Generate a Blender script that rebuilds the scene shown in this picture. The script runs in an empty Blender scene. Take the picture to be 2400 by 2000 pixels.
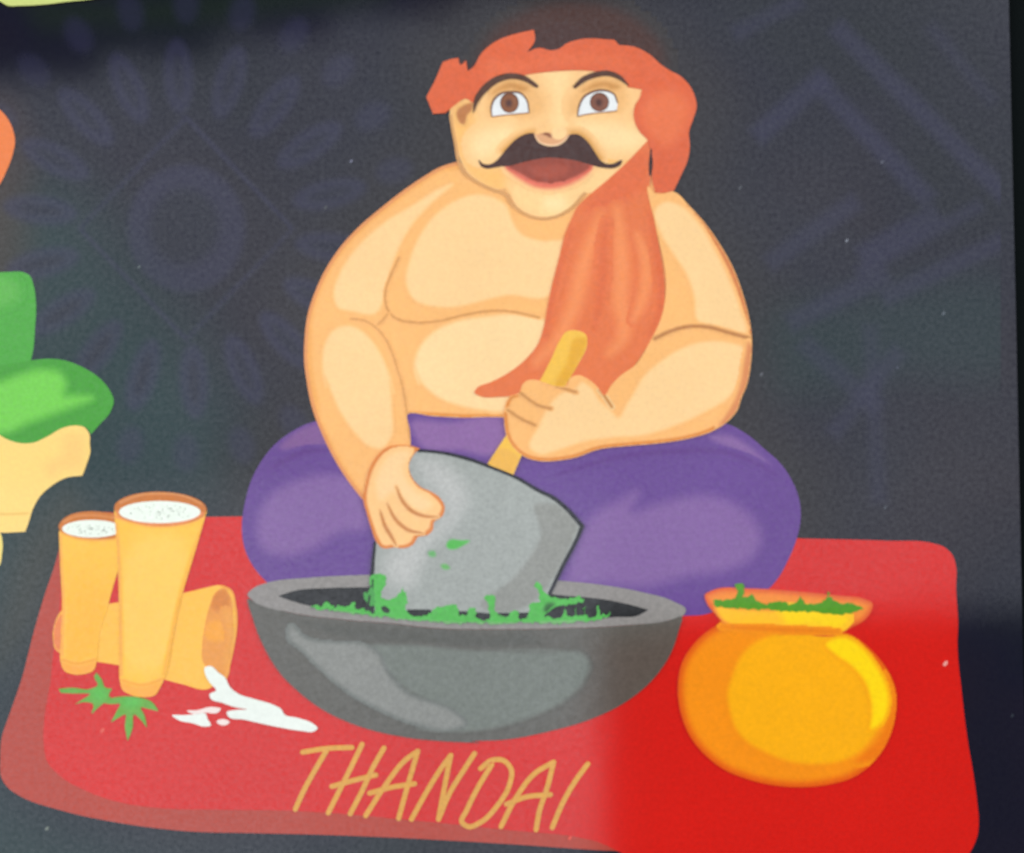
import bpy, math
import numpy as np
from mathutils import Vector
from mathutils.geometry import tessellate_polygon

sc = bpy.context.scene
COL = sc.collection
S = 0.0001            # the print is 240 mm wide; artwork units are tenths of a millimetre
U = 0.00003           # step between ink/paper layers
VEIL = 0.044          # mirror-like gloss of the varnish, taken off when a colour is mixed

def wx(x, y, z=0.0):
    return ((x - 1200.0) * S, (1000.0 - y) * S, z)

# ------------------------------------------------------------------ camera
DIST = 0.3335
cd = bpy.data.cameras.new('camera')
cam = bpy.data.objects.new('camera', cd)
COL.objects.link(cam)
cam.location = (0, 0, DIST)
cd.lens = 50.0
cd.sensor_width = 36.0
cd.clip_start = 0.01
cd.clip_end = 50.0
cd.dof.use_dof = True
cd.dof.focus_distance = DIST + 0.0205
cd.dof.aperture_fstop = 4.0
sc.camera = cam

# ------------------------------------------------------------------ light (a room: dim walls, a window overhead, two added side fills)
w = bpy.data.worlds.new('World')
sc.world = w
w.use_nodes = True
bg = w.node_tree.nodes['Background']
bg.inputs[0].default_value = (0.9, 0.93, 1.0, 1)
bg.inputs[1].default_value = 0.14
sc.view_settings.view_transform = 'Standard'
sc.view_settings.look = 'None'
sc.view_settings.exposure = 0.0
sc.view_settings.gamma = 1.0

def area(name, loc, sx, sy, radiance, color=(1, 1, 1), target=None):
    ld = bpy.data.lights.new(name, 'AREA')
    ld.shape = 'RECTANGLE'
    ld.size = sx
    ld.size_y = sy
    ld.energy = radiance * math.pi * sx * sy
    ld.color = color
    o = bpy.data.objects.new(name, ld)
    COL.objects.link(o)
    o.location = loc
    if target is not None:
        o.rotation_euler = (Vector(target) - Vector(loc)).to_track_quat('-Z', 'Y').to_euler()
    return o

# window light mirrored in the varnish: area lamps shaped to the outline of its haze
HW = 1.0
KM = (DIST + HW) / DIST
def pane(x0, x1, y0, y1, rad, color=(0.92, 0.98, 1.08)):
    a = wx(x0, y0); b = wx(x1, y1)
    cx, cy = (a[0] + b[0]) / 2 * KM, (a[1] + b[1]) / 2 * KM
    area('window_light', (cx, cy, HW), abs(b[0] - a[0]) * KM, abs(b[1] - a[1]) * KM, rad, color)
WR = 1.17
YM = 1130                                  # lower lamps made brighter to strengthen the haze there
pane(-400, 230, 190, YM, WR * 1.10)
pane(230, 500, 138, YM, WR * 1.06)
pane(500, 780, 85, YM, WR)
pane(780, 1080, 35, YM, WR)
pane(1080, 1408, -5, YM, WR)
pane(-400, 700, YM, 2300, WR * 1.46)
pane(700, 1408, YM, 2300, WR * 1.32)
pane(1408, 1700, -40, 1440, WR * 0.97)
pane(1700, 2700, -200, 1425, WR * 0.97)
area('side_fill', (-1.25, 0.25, 0.75), 1.1, 1.1, 4.75, (1.0, 0.97, 0.93), (0, 0, 0))  # fill lamps added on both sides to raise the overall light
area('side_fill', (1.25, 0.35, 0.75), 1.1, 1.1, 4.75, (1.0, 0.97, 0.93), (0, 0, 0))

# ------------------------------------------------------------------ materials: printed ink under varnish
def lin(c):
    out = []
    for v in c:
        v /= 255.0
        out.append(v / 12.92 if v <= 0.04045 else ((v + 0.055) / 1.055) ** 2.4)
    return out
def ink(c, veil=True):
    k = VEIL if veil else 0.008
    if veil:                       # swatches were read off light-veiled close views: deepen the darker half
        l = (0.3 * c[0] + 0.59 * c[1] + 0.11 * c[2]) / 255
        wt = min(1.0, max(0.0, (0.76 - l) / 0.12)) * 0.22
        c = [v - wt * v * (1 - v / 255) for v in c]
    return tuple(min(0.97, max(0.005, (v - k) * 0.97)) for v in lin(c)) + (1.0,)

MATS = {}
def gr(c, g):         # the paper grain shows more in dark and middle inks
    if g is not None: return g
    l = sum(lin(c)) / 3
    return 0.06 if l > 0.4 else 0.10 if l > 0.2 else 0.16
def ink_mat(A, B=None, grain=0.10, mottle=0.05, op=1.0):
    key = (A, B, grain, mottle, op)
    if key in MATS:
        return MATS[key]
    m = bpy.data.materials.new('printed_ink')
    m.use_nodes = True
    nt = m.node_tree
    N, L = nt.nodes, nt.links
    b = N['Principled BSDF']
    b.inputs['Roughness'].default_value = 0.075
    geo = N.new('ShaderNodeNewGeometry')
    def noise(scale, detail, rough=0.5):
        n = N.new('ShaderNodeTexNoise')
        n.inputs['Scale'].default_value = scale
        n.inputs['Detail'].default_value = detail
        n.inputs['Roughness'].default_value = rough
        L.new(geo.outputs['Position'], n.inputs['Vector'])
        return n
    def mapr(src, lo, hi, a=0.25, bb=0.75):
        n = N.new('ShaderNodeMapRange')
        n.inputs['From Min'].default_value = a
        n.inputs['From Max'].default_value = bb
        n.inputs['To Min'].default_value = lo
        n.inputs['To Max'].default_value = hi
        L.new(src, n.inputs['Value'])
        return n.outputs['Result']
    def mul(a, bb):
        n = N.new('ShaderNodeMath'); n.operation = 'MULTIPLY'
        L.new(a, n.inputs[0]); L.new(bb, n.inputs[1])
        return n.outputs[0]
    fine = noise(1150, 2.0, 0.7)
    big = noise(28, 4.0)
    g = mapr(fine.outputs['Fac'], 1 - grain, 1 + grain)
    mo = mapr(big.outputs['Fac'], 1 - mottle, 1 + mottle)
    f = mul(g, mo)
    if B is None:
        col = N.new('ShaderNodeRGB'); col.outputs[0].default_value = A
        csock = col.outputs[0]
    else:
        at = N.new('ShaderNodeAttribute'); at.attribute_name = 'ink'
        ml = N.new('ShaderNodeMath'); ml.operation = 'MULTIPLY'; ml.inputs[1].default_value = op
        L.new(at.outputs['Fac'], ml.inputs[0])
        mx = N.new('ShaderNodeMix'); mx.data_type = 'RGBA'
        L.new(ml.outputs[0], mx.inputs[0])
        mx.inputs[6].default_value = A
        mx.inputs[7].default_value = B
        csock = mx.outputs[2]
    vm = N.new('ShaderNodeVectorMath'); vm.operation = 'SCALE'
    L.new(csock, vm.inputs[0]); L.new(f, vm.inputs['Scale'])
    L.new(vm.outputs[0], b.inputs['Base Color'])
    # the varnish lies unevenly: fine grain and slow patches in its gloss
    fine2 = noise(1000, 2.0, 0.8)
    big2 = noise(16, 3.0)
    sp = mul(mapr(fine2.outputs['Fac'], 0.31, 0.69), mapr(big2.outputs['Fac'], 0.86, 1.14))
    L.new(sp, b.inputs['Specular IOR Level'])
    bump = N.new('ShaderNodeBump')
    bump.inputs['Strength'].default_value = 0.05
    bump.inputs['Distance'].default_value = 0.0004
    wav = noise(60, 2.0)
    L.new(wav.outputs['Fac'], bump.inputs['Height'])
    L.new(bump.outputs['Normal'], b.inputs['Normal'])
    MATS[key] = m
    return m

# ------------------------------------------------------------------ outlines
TILES = {'A': (950, 0, 2.8), 'B': (0, 0, 2.8), 'C': (0, 500, 2.8), 'D': (0, 1000, 2.8), 'E': (0, 1400, 2.8),
         'F': (650, 350, 2.8), 'G': (1150, 350, 2.8), 'H': (550, 850, 2.8), 'I': (1150, 850, 2.8), 'J': (550, 1300, 2.8),
         'K': (1000, 1400, 2.8), 'L': (1650, 1200, 2.8), 'M': (1050, 160, 4.2), 'N': (600, 1700, 2.3333),
         'O': (0, 0, 0.875), 'Q': (800, 1280, 3.0), 'R': (1950, 1500, 3.5), 'S': (0, 0, 1.0)}
def parse(s):
    pts, cor, t = [], [], 'S'
    for tok in s.split():
        if ':' in tok:
            t, tok = tok.split(':')
            if not tok:
                continue
        c = tok.endswith('*')
        x, y = tok.rstrip('*').split(',')
        ox, oy, k = TILES[t]
        pts.append((ox + float(x) / k, oy + float(y) / k)); cor.append(c)
    return pts, cor
def cr(p0, p1, p2, p3, n):
    p0, p1, p2, p3 = map(np.array, (p0, p1, p2, p3))
    d = np.linalg.norm(p2 - p1)
    def tang(a, b, c):            # limited tangents keep the curve from looping
        la, lb = np.linalg.norm(b - a) + 1e-6, np.linalg.norm(c - b) + 1e-6
        v = (b - a) / la * lb / (la + lb) + (c - b) / lb * la / (la + lb)
        return v * d
    m1, m2 = tang(p0, p1, p2), tang(p1, p2, p3)
    out = []
    for i in range(n):
        t = i / n
        out.append(tuple((2*t**3-3*t*t+1)*p1 + (t**3-2*t*t+t)*m1 + (-2*t**3+3*t*t)*p2 + (t**3-t*t)*m2))
    return out
def smooth(s, closed=True, step=9.0, hard=False):
    pts, cor = parse(s) if isinstance(s, str) else (list(s), [False] * len(s))
    if hard:
        return pts
    n = len(pts)
    out = []
    rng = range(n) if closed else range(n - 1)
    for i in rng:
        a, b = pts[i], pts[(i + 1) % n]
        if closed:
            p, q = pts[i - 1], pts[(i + 2) % n]
        else:
            p = pts[i - 1] if i > 0 else a
            q = pts[i + 2] if i + 2 < n else b
        if cor[i]: p = (2 * a[0] - b[0], 2 * a[1] - b[1])
        if cor[(i + 1) % n]: q = (2 * b[0] - a[0], 2 * b[1] - a[1])
        d = math.dist(a, b)
        if p == a: p = (2 * a[0] - b[0], 2 * a[1] - b[1])
        if q == b: q = (2 * b[0] - a[0], 2 * b[1] - a[1])
        out += cr(p, a, b, q, max(1, min(24, int(d / step) + 1)))
    if not closed:
        out.append(pts[-1])
    return out
def inset(o, d):
    pts = poly(o); n = len(pts); out = []
    ar = sum(pts[i][0] * pts[(i + 1) % n][1] - pts[(i + 1) % n][0] * pts[i][1] for i in range(n))
    sg = 1 if ar > 0 else -1
    for i in range(n):
        (x0, y0), (x1, y1) = pts[i - 2], pts[(i + 2) % n]
        l = math.hypot(x1 - x0, y1 - y0) + 1e-9
        out.append((pts[i][0] - sg * (y1 - y0) / l * d, pts[i][1] + sg * (x1 - x0) / l * d))
    return out
def rough(o, amp, seed):
    rng = np.random.default_rng(seed)
    pts = smooth(o, True, 5.0)
    return [(x + rng.normal(0, amp), y + rng.normal(0, amp)) for x, y in pts]
def ell(tile, cx, cy, rx, ry, n=28, rot=0.0):
    ox, oy, k = TILES[tile]
    out = []
    for i in range(n):
        t = 2 * math.pi * i / n
        x, y = rx * math.cos(t), ry * math.sin(t)
        out.append((ox + (cx + x * math.cos(rot) - y * math.sin(rot)) / k, oy + (cy + x * math.sin(rot) + y * math.cos(rot)) / k))
    return out
def poly(o, closed=True):
    return smooth(o, closed) if isinstance(o, str) else o

# ------------------------------------------------------------------ objects
def thing(name, label, cat, at, group=None):
    o = bpy.data.objects.new(name, None)
    COL.objects.link(o)
    o.location = wx(*at)
    o.empty_display_size = 0.01
    o['label'] = label
    o['category'] = cat
    if group: o['group'] = group
    return o

NS = 0
class Part:
    """collects flat inked shapes into ONE mesh"""
    def __init__(s, name, parent=None, label=None, root=None):
        s.name, s.parent, s.label = name, parent, label
        s.clip = None
        s.v, s.f, s.mi, s.a, s.mats = [], [], [], [], []
        r = root or parent
        while r is not None and r.parent: r = r.parent
        s.off = tuple(r.location) if r is not None else (0, 0, 0)
    def slot(s, m):
        if m not in s.mats: s.mats.append(m)
        return s.mats.index(m)
    def fill(s, outline, z, c, grain=None, veil=True, floor=0.0, mat=None, clip=True):
        pts = poly(outline)
        if clip: s.clip = np.array(pts)
        zz = z * U
        k = len(s.v)
        n = len(pts)
        i = s.slot(mat or ink_mat(ink(c, veil), None, gr(c, grain)))
        s.v += [wx(x, y, zz) for x, y in pts]
        s.a += [1.0] * n
        for t in tessellate_polygon([[Vector((x, -y, 0)) for x, y in pts]]):
            if max(t) >= n: continue
            (x0, y0), (x1, y1), (x2, y2) = (pts[q] for q in t)
            ar = (x1 - x0) * (y2 - y0) - (x2 - x0) * (y1 - y0)
            if abs(ar) < 1e-9: continue
            s.f.append(tuple(k + q for q in (t if ar < 0 else t[::-1]))); s.mi.append(i)
        s.v += [wx(x, y, floor) for x, y in pts]
        s.a += [1.0] * n
        for q in range(n):
            r = (q + 1) % n
            s.f.append((k + q, k + r, k + n + r, k + n + q)); s.mi.append(i)
        return s
    def _grid(s, sd, box, z, cA, cB, w, grain, veil, mottle=0.05, op=1.0):
        x0, y0, x1, y1 = box
        st = max(2.2, min(w / 3.5, 22))
        if s.clip is not None: st = min(st, 3.0)
        global NS
        NS += 1
        z = z + (NS % 40) * 0.006        # no two printed patches share a plane
        xs = np.arange(x0 - w, x1 + w + st, st); ys = np.arange(y0 - w, y1 + w + st, st)
        X, Y = np.meshgrid(xs, ys)
        d = sd(X.ravel(), Y.ravel()).reshape(X.shape)
        fac = np.clip((d + w / 2) / w, 0, 1)
        fac = fac * fac * (3 - 2 * fac)
        i = s.slot(ink_mat(ink(cA, veil), ink(cB, veil), gr(cB, grain), mottle, op))
        idx = -np.ones(X.shape, int)
        mx = np.maximum.reduce([fac[:-1, :-1], fac[1:, :-1], fac[:-1, 1:], fac[1:, 1:]])
        ok = mx > 0.004
        if s.clip is not None:           # keep to the shape it is printed on
            C = s.clip
            ins = (sdist(X.ravel(), Y.ravel(), C, np.roll(C, -1, 0), True) > 0).reshape(X.shape)
            ok &= ins[:-1, :-1] & ins[1:, :-1] & ins[:-1, 1:] & ins[1:, 1:]
        J, I = np.nonzero(ok)
        def vid(j, q):
            if idx[j, q] < 0:
                idx[j, q] = len(s.v)
                s.v.append(wx(X[j, q], Y[j, q], z * U)); s.a.append(float(fac[j, q]))
            return idx[j, q]
        for j, q in zip(J, I):
            s.f.append((vid(j, q), vid(j + 1, q), vid(j + 1, q + 1), vid(j, q + 1))); s.mi.append(i)
        return s
    def soft(s, outline, z, cA, cB, w=10, grain=None, veil=True, mottle=0.05, op=1.0):
        """a patch of ink cB that feathers out into the ink cA it is printed on"""
        P = np.array(poly(outline)); Q = np.roll(P, -1, 0)
        def sd(x, y):
            return sdist(x, y, P, Q, True)
        return s._grid(sd, (P[:, 0].min(), P[:, 1].min(), P[:, 0].max(), P[:, 1].max()), z, cA, cB, w, grain, veil, mottle, op)
    def softline(s, line, z, cA, cB, width, w=5, taper=False, grain=None, veil=True):
        P0 = np.array(smooth(line, False)); P, Q = P0[:-1], P0[1:]
        n = len(P)
        wd = np.ones(n) * width / 2
        if taper:
            t = np.linspace(0, 1, n); wd = wd * np.clip(np.sin(np.pi * np.clip(t * 0.9 + 0.05, 0, 1)) ** 0.5, 0.15, 1)
        def sd(x, y):
            return sdist(x, y, P, Q, False, wd)
        m = width
        return s._grid(sd, (P0[:, 0].min() - m, P0[:, 1].min() - m, P0[:, 0].max() + m, P0[:, 1].max() + m), z, cA, cB, w, grain, veil)
    def stroke(s, line, z, c, width, grain=None, veil=True, cap=True, floor=None):
        """a hard-edged line; width is one number or one per given point"""
        pts, cor = parse(line) if isinstance(line, str) else (line, [False] * len(line))
        runs, cur = [], [0]
        for i in range(1, len(pts)):
            cur.append(i)
            if cor[i] and i < len(pts) - 1:
                runs.append(cur); cur = [i]
        runs.append(cur)
        ws = width if isinstance(width, (list, tuple)) else [width] * len(pts)
        if len(ws) != len(pts):
            ws = list(np.interp(np.linspace(0, 1, len(pts)), np.linspace(0, 1, len(ws)), ws))
        for ri, r in enumerate(runs):
            P = smooth([pts[i] for i in r], False, 6.0)
            n = len(P)
            ctrl = np.array([pts[i] for i in r]); cl = np.concatenate([[0], np.cumsum(np.linalg.norm(np.diff(ctrl, axis=0), axis=1))])
            pa = np.array(P); pl = np.concatenate([[0], np.cumsum(np.linalg.norm(np.diff(pa, axis=0), axis=1))])
            W = np.interp(pl / max(pl[-1], 1e-6), cl / max(cl[-1], 1e-6), [ws[i] for i in r]) / 2
            T = np.gradient(pa, axis=0); T /= (np.linalg.norm(T, axis=1)[:, None] + 1e-9)
            Nn = np.stack([-T[:, 1], T[:, 0]], 1)
            left = pa + Nn * W[:, None]; right = pa - Nn * W[:, None]
            out = [tuple(p) for p in left]
            def capp(c0, n0, t0, r0):
                return [tuple(c0 + r0 * (math.cos(a) * n0 + math.sin(a) * t0)) for a in (math.pi * k / 6 for k in range(1, 6))]
            if cap: out += capp(pa[-1], Nn[-1], T[-1], W[-1])
            out += [tuple(p) for p in right[::-1]]
            if cap: out += capp(pa[0], -Nn[0], -T[0], W[0])
            zz = z + 0.2 * ri
            s.fill(out, zz, c, grain, veil, floor=(zz - 1) * U if floor is None else floor, clip=False)
        return s
    def done(s, parent='same'):
        me = bpy.data.meshes.new(s.name)
        ox, oy, oz = s.off
        me.from_pydata([(x - ox, y - oy, z - oz) for x, y, z in s.v], [], s.f)
        for m in s.mats: me.materials.append(m)
        me.polygons.foreach_set('material_index', s.mi)
        at = me.attributes.new('ink', 'FLOAT', 'POINT')
        at.data.foreach_set('value', s.a)
        me.update()
        o = bpy.data.objects.new(s.name, me)
        COL.objects.link(o)
        if s.parent is not None: o.parent = s.parent
        if s.label: o['label'] = s.label
        return o

def sdist(x, y, P, Q, closed, wd=None):
    n = len(x)
    best = np.full(n, -1e9) if not closed else np.full(n, 1e18)
    inside = np.zeros(n, bool)
    for i in range(len(P)):
        ax, ay = P[i]; bx, by = Q[i]
        dx, dy = bx - ax, by - ay
        l2 = dx * dx + dy * dy + 1e-12
        t = np.clip(((x - ax) * dx + (y - ay) * dy) / l2, 0, 1)
        d2 = (x - ax - t * dx) ** 2 + (y - ay - t * dy) ** 2
        if closed:
            best = np.minimum(best, d2)
            if ay != by:
                c = (ay > y) != (by > y)
                inside ^= c & (x < (bx - ax) * (y - ay) / (by - ay) + ax)
        else:
            best = np.maximum(best, wd[i] - np.sqrt(d2))
    if closed:
        d = np.sqrt(best)
        return np.where(inside, d, -d)
    return best

# ================================================================== THE TABLE AND THE CARD
BG = (74, 74, 79)
def table_mat():
    m = bpy.data.materials.new('dark_table_paint'); m.use_nodes = True
    b = m.node_tree.nodes['Principled BSDF']
    b.inputs['Base Color'].default_value = (0.0035, 0.0055, 0.006, 1)
    b.inputs['Roughness'].default_value = 0.9
    b.inputs['Specular IOR Level'].default_value = 0.05
    n = m.node_tree.nodes.new('ShaderNodeTexNoise'); n.inputs['Scale'].default_value = 900
    g = m.node_tree.nodes.new('ShaderNodeNewGeometry')
    bp = m.node_tree.nodes.new('ShaderNodeBump'); bp.inputs['Strength'].default_value = 0.3; bp.inputs['Distance'].default_value = 0.0003
    m.node_tree.links.new(g.outputs['Position'], n.inputs['Vector'])
    m.node_tree.links.new(n.outputs['Fac'], bp.inputs['Height'])
    m.node_tree.links.new(bp.outputs['Normal'], b.inputs['Normal'])
    return m
CARD_T = 0.0016
t = Part('table_top')
t.fill([(-1200, -1200), (3600, -1200), (3600, 3200), (-1200, 3200)], -CARD_T / U - 0.2, None, mat=table_mat(), floor=-0.02)
o = t.done(); o['kind'] = 'structure'; o['label'] = 'dark table top showing beside the right edge of the card'

# tinted navy print of the card ground: slow colour drift in the ink, teal at left, violet elsewhere
def card_mat():
    base = ink_mat(ink(BG), None, 0.12, 0.12)
    m = base.copy(); m.name = 'card_ground_ink'
    N, L = m.node_tree.nodes, m.node_tree.links
    b = N['Principled BSDF']
    geo = next(n for n in N if n.type == 'NEW_GEOMETRY')
    old = b.inputs['Base Color'].links[0].from_socket
    n1 = N.new('ShaderNodeTexNoise'); n1.inputs['Scale'].default_value = 14; n1.inputs['Detail'].default_value = 3
    L.new(geo.outputs['Position'], n1.inputs['Vector'])
    rp = N.new('ShaderNodeValToRGB')
    L.new(n1.outputs['Fac'], rp.inputs['Fac'])
    e = rp.color_ramp.elements
    e[0].position = 0.30; e[0].color = (0.0045, 0.0082, 0.0130, 1)
    e[1].position = 0.70; e[1].color = (0.0090, 0.0062, 0.0135, 1)
    k = e.new(0.5); k.color = (0.0055, 0.0058, 0.0165, 1)
    fsrc = old.node.inputs['Scale'].links[0].from_socket
    # flat printed ornaments, colour fields and the label's painted green glow, held as a colour attribute of the sheet
    at = N.new('ShaderNodeAttribute'); at.attribute_name = 'print_tint'
    mx = N.new('ShaderNodeMix'); mx.data_type = 'RGBA'
    L.new(at.outputs['Alpha'], mx.inputs[0]); L.new(rp.outputs['Color'], mx.inputs[6]); L.new(at.outputs['Color'], mx.inputs[7])
    L.new(mx.outputs[2], old.node.inputs[0])
    return m
card = thing('printed_card', 'glossy dark navy printed card with faint round ornaments filling the whole background', 'card', (1200, 1000), None)
def raw(r, g, b): return (r, g, b)          # linear ink colours of the ground print
BGR, TEAL, VIO, WARM = raw(.005, .0062, .0150), raw(.004, .030, .030), raw(.022, .022, .058), raw(.022, .018, .018)
FIELDS = [("S:-200,480 120,440 300,600 480,860 560,1050 520,1180 420,1180 200,1260 60,1500 -20,1800 300,2000 900,2060 -200,2200", TEAL, 300, 0.8),
          ("S:760,520 880,380 960,300 960,120 1100,-10 1300,-40 1560,60 1700,230 1690,440 1800,640 1850,850 1850,1000 1930,1100 1940,1300 1700,1420 900,1400 560,1330 520,1150 600,980 690,880 660,700", WARM, 230, 0.7),
          ("S:60,20 300,5 700,-30 900,-10 600,40 250,60 80,50", raw(.010, .020, .009), 90, 0.5),  # green glow cast by the label panel, painted into the ground
          ("S:-120,240 20,250 60,340 60,460 20,700 -120,720", raw(.07, .035, .02), 140, 0.45),
          ("S:100,1200 160,1150 200,1200 150,1300 60,1500 0,1560 20,1350", raw(.035, .035, .022), 120, 0.6),
          ("S:1800,760 2000,700 2380,690 2380,860 2100,880 1820,900", TEAL, 160, 0.45)]
MX, MY = 436, 536
def polar(r, a): return (MX + r * math.cos(a), MY + r * 1.04 * math.sin(a))
def band(x0, y0, x1, y1, w_):
    d_ = math.hypot(x1 - x0, y1 - y0); nx, ny = -(y1 - y0) / d_ * w_ / 2, (x1 - x0) / d_ * w_ / 2
    return [(x0 + nx, y0 + ny), (x1 + nx, y1 + ny), (x1 - nx, y1 - ny), (x0 - nx, y0 - ny)]
FIELDS.append((ell('S', MX, MY, 138, 150, 48), VIO, 26, 0.55))
FIELDS.append((ell('S', MX - 4, MY - 4, 82, 90, 40), BGR, 44, 0.85))
NP = 18
for k in range(NP):                          # two rounds of petals about the ring
    a = 2 * math.pi * (k + 0.35) / NP
    c = polar(345, a)
    FIELDS.append((ell('S', c[0], c[1], 88, 34, 32, a), VIO, 26, 0.62))
    FIELDS.append((ell('S', c[0], c[1], 52, 13, 24, a), BGR, 22, 0.6))
for k in range(24):
    a = 2 * math.pi * k / 24
    c = polar(505, a)
    FIELDS.append((ell('S', c[0], c[1], 44, 30, 28, a), VIO, 32, 0.46))
for q in ((MX - 250, MY, MX, MY - 260), (MX, MY - 260, MX + 250, MY), (MX + 250, MY, MX, MY + 260), (MX, MY + 260, MX - 250, MY)):
    FIELDS.append((band(*q, 10), VIO, 12, 0.6))
for q, w_, o_ in (((1957, 60, 2380, 480), 62, .42), ((1771, 322, 1935, 176), 66, .42), ((1915, 190, 2180, 470), 60, .42), ((2016, 604, 2200, 500), 70, .40), ((2010, 640, 2300, 480), 40, .35),
                  ((1800, 620, 2010, 470), 60, .30), ((1850, 760, 2080, 640), 64, .34), ((2070, 700, 2360, 560), 56, .34), ((1880, 800, 2060, 960), 60, .28), ((1950, 1020, 2110, 820), 56, .30), ((2040, 760, 2060, 1180), 50, .24),
                  ((1720, 80, 1880, 0), 50, .3), ((2180, 60, 2330, 240), 40, .22)):
    FIELDS.append((band(*q, w_ * 0.72), VIO, 34, o_ * 1.45))
CARD = [(-300, -300), (2358, -300), (2365, 0), (2372, 330), (2382, 760), (2393, 1300), (2402, 1700), (2412, 2300), (-300, 2300)]
CM = card_mat()
p = Part('card_sheet', card)
p.fill(CARD, 0, None, mat=CM, floor=-CARD_T)
XS, YS = np.meshgrid(np.arange(-300, 2352, 9.0), np.arange(-300, 2301, 9.0))
fx, fy = XS.ravel(), YS.ravel()
rgb = np.tile(np.array(BGR), (len(fx), 1)); cov = np.zeros(len(fx))
for o_, cc, ww, op in FIELDS:
    P_ = np.array(poly(o_))
    m_ = (fx > P_[:, 0].min() - ww) & (fx < P_[:, 0].max() + ww) & (fy > P_[:, 1].min() - ww) & (fy < P_[:, 1].max() + ww)
    f_ = np.clip((sdist(fx[m_], fy[m_], P_, np.roll(P_, -1, 0), True) + ww / 2) / ww, 0, 1)
    f_ = f_ * f_ * (3 - 2 * f_) * op
    new = cov[m_] + f_ * (1 - cov[m_])
    k_ = (f_ / np.maximum(new, 1e-6))[:, None]
    rgb[m_] = rgb[m_] * (1 - k_) + np.array(cc) * k_
    cov[m_] = new
nv0 = len(p.v)
p.v += [wx(x, y, 0.3 * U) for x, y in zip(fx, fy)]
p.a += [1.0] * len(fx)
R_, C_ = XS.shape
for j in range(R_ - 1):
    for q in range(C_ - 1):
        k = nv0 + j * C_ + q
        p.f.append((k, k + C_, k + C_ + 1, k + 1)); p.mi.append(0)
co = p.done()
ta = co.data.attributes.new('print_tint', 'FLOAT_COLOR', 'POINT')
arr = np.zeros((len(p.v), 4), np.float32)
arr[nv0:, :3] = rgb; arr[nv0:, 3] = cov
ta.data.foreach_set('color', arr.ravel())

# ================================================================== PALE LABEL PANEL, top left corner
th = thing('label_panel', 'pale yellow-green printed panel with a rounded corner, cut off at the top left', 'panel', (100, 10))
p = Part('border_line', th); p.stroke("B:-60,20 0,18 30,36 60,46 120,46 300,36 450,18 600,3 700,-15", 1.4, (38, 42, 34), 5); p.done()
p = Part('panel_face', th); p.fill("B:-300,-300* -300,-20 -40,4 0,8 22,26 55,38 120,38 300,28 450,10 600,-6 760,-40* 760,-300*", 1, (212, 222, 142)); p.done()

# ================================================================== RED MAT
MAT = (210, 36, 25)
MATV = (226, 92, 84)
mat = thing('mat', 'wide red floor mat with a brownish border along its left and lower edge', 'mat', (1150, 1950))
RIGHT = "S:1700,2040 2200,2060 R:1130,1750 1195,1600 1205,1480 1195,1360 1165,1130 1110,800 1065,430 1030,0 L:1668,750 1655,500 1655,360 1632,285 1575,230 1500,206 1200,190 620,174 "
p = Part('border', mat)
p.fill("S:1500,1999 " + RIGHT + "D:1590,590 1360,592 1000,590 500,600 420,660 395,770 355,920 300,1080 220,1350 140,1660 E:50,800 10,920 0,1050 10,1190 50,1250 120,1300 400,1400 800,1485 1200,1535 1700,1550 2100,1560 K:600,1625 1100,1660", 2, (194, 98, 86))
p.done()
p = Part('mat_sheet', mat)
p.fill("K:1000,1578 1100,1600 1200,1640 1280,1680 1500,1760 " + RIGHT + "D:1590,592 1360,596 1000,594 520,604 440,660 410,800 400,1000 385,1250 E:345,400 330,560 290,800 285,950 310,1080 400,1180 560,1270 800,1350 1050,1385 1400,1395 1900,1402 K:0,1474 600,1535", 3, MAT, veil=False)
p.done()

# ================================================================== CROPPED FIGURE at the left edge
fig = thing('person', 'drawn figure in green clothing, mostly cut off by the left edge of the picture', 'cartoon figure', (40, 1240))
p = Part('orange_cloth', fig); p.fill("B:-200,690* 0,722 50,780 86,860 97,930 80,1020 42,1120 0,1205 -60,1280* -200,1300*", 1.5, (240, 146, 92)); p.done()
p = Part('leg', fig)
p.fill("C:-200,1440* 0,1440 100,1480 200,1490 300,1460 420,1405 480,1393 550,1403 586,1450 588,1520 D:592,150 565,255 540,322* 430,338 340,388 262,458 215,540 190,620 165,690* 40,697 0,697 -200,700*", 1.6, (255, 219, 132))
p.soft("D:420,60 540,60 560,160 520,280 400,290 330,330 300,260 390,180", 2.6, (255, 219, 132), (255, 208, 128), 40)
p.softline("D:-40,575 60,575 180,570", 2.7, (255, 219, 132), (240, 196, 110), 5, 4)
p.fill("D:-100,730* 0,700 15,760 10,850 0,905 -100,960*", 1.6, (240, 220, 128))
p.done()
GR, GL, GD = (104, 184, 92), (132, 214, 98), (98, 176, 84)
p = Part('sleeve', fig); p.fill("C:-200,400* -60,392 60,385 140,385 190,405 218,470 234,580 228,760 210,930 180,1020 -200,1040*", 2, GR)
p.soft("C:-150,420 60,430 120,480 110,560 -20,620 -150,640", 3, GR, (120, 194, 104), 40); p.done()
p = Part('trousers', fig)
p.fill("C:-200,1020* -60,1005 60,990 200,966 330,955 420,965 530,1005 650,1080 718,1160 746,1228 720,1310 650,1390 596,1452* 570,1410 540,1398 480,1393 420,1405 300,1470 220,1505 130,1508 50,1485 -30,1440 -200,1400*", 4, GD)
p.soft("C:-150,1110 -20,1112 130,1060 280,1028 390,1050 432,1120 420,1190 520,1200 600,1210 420,1290 200,1370 20,1440 -150,1400", 5, GD, GL, 34)
p.done()

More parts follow.
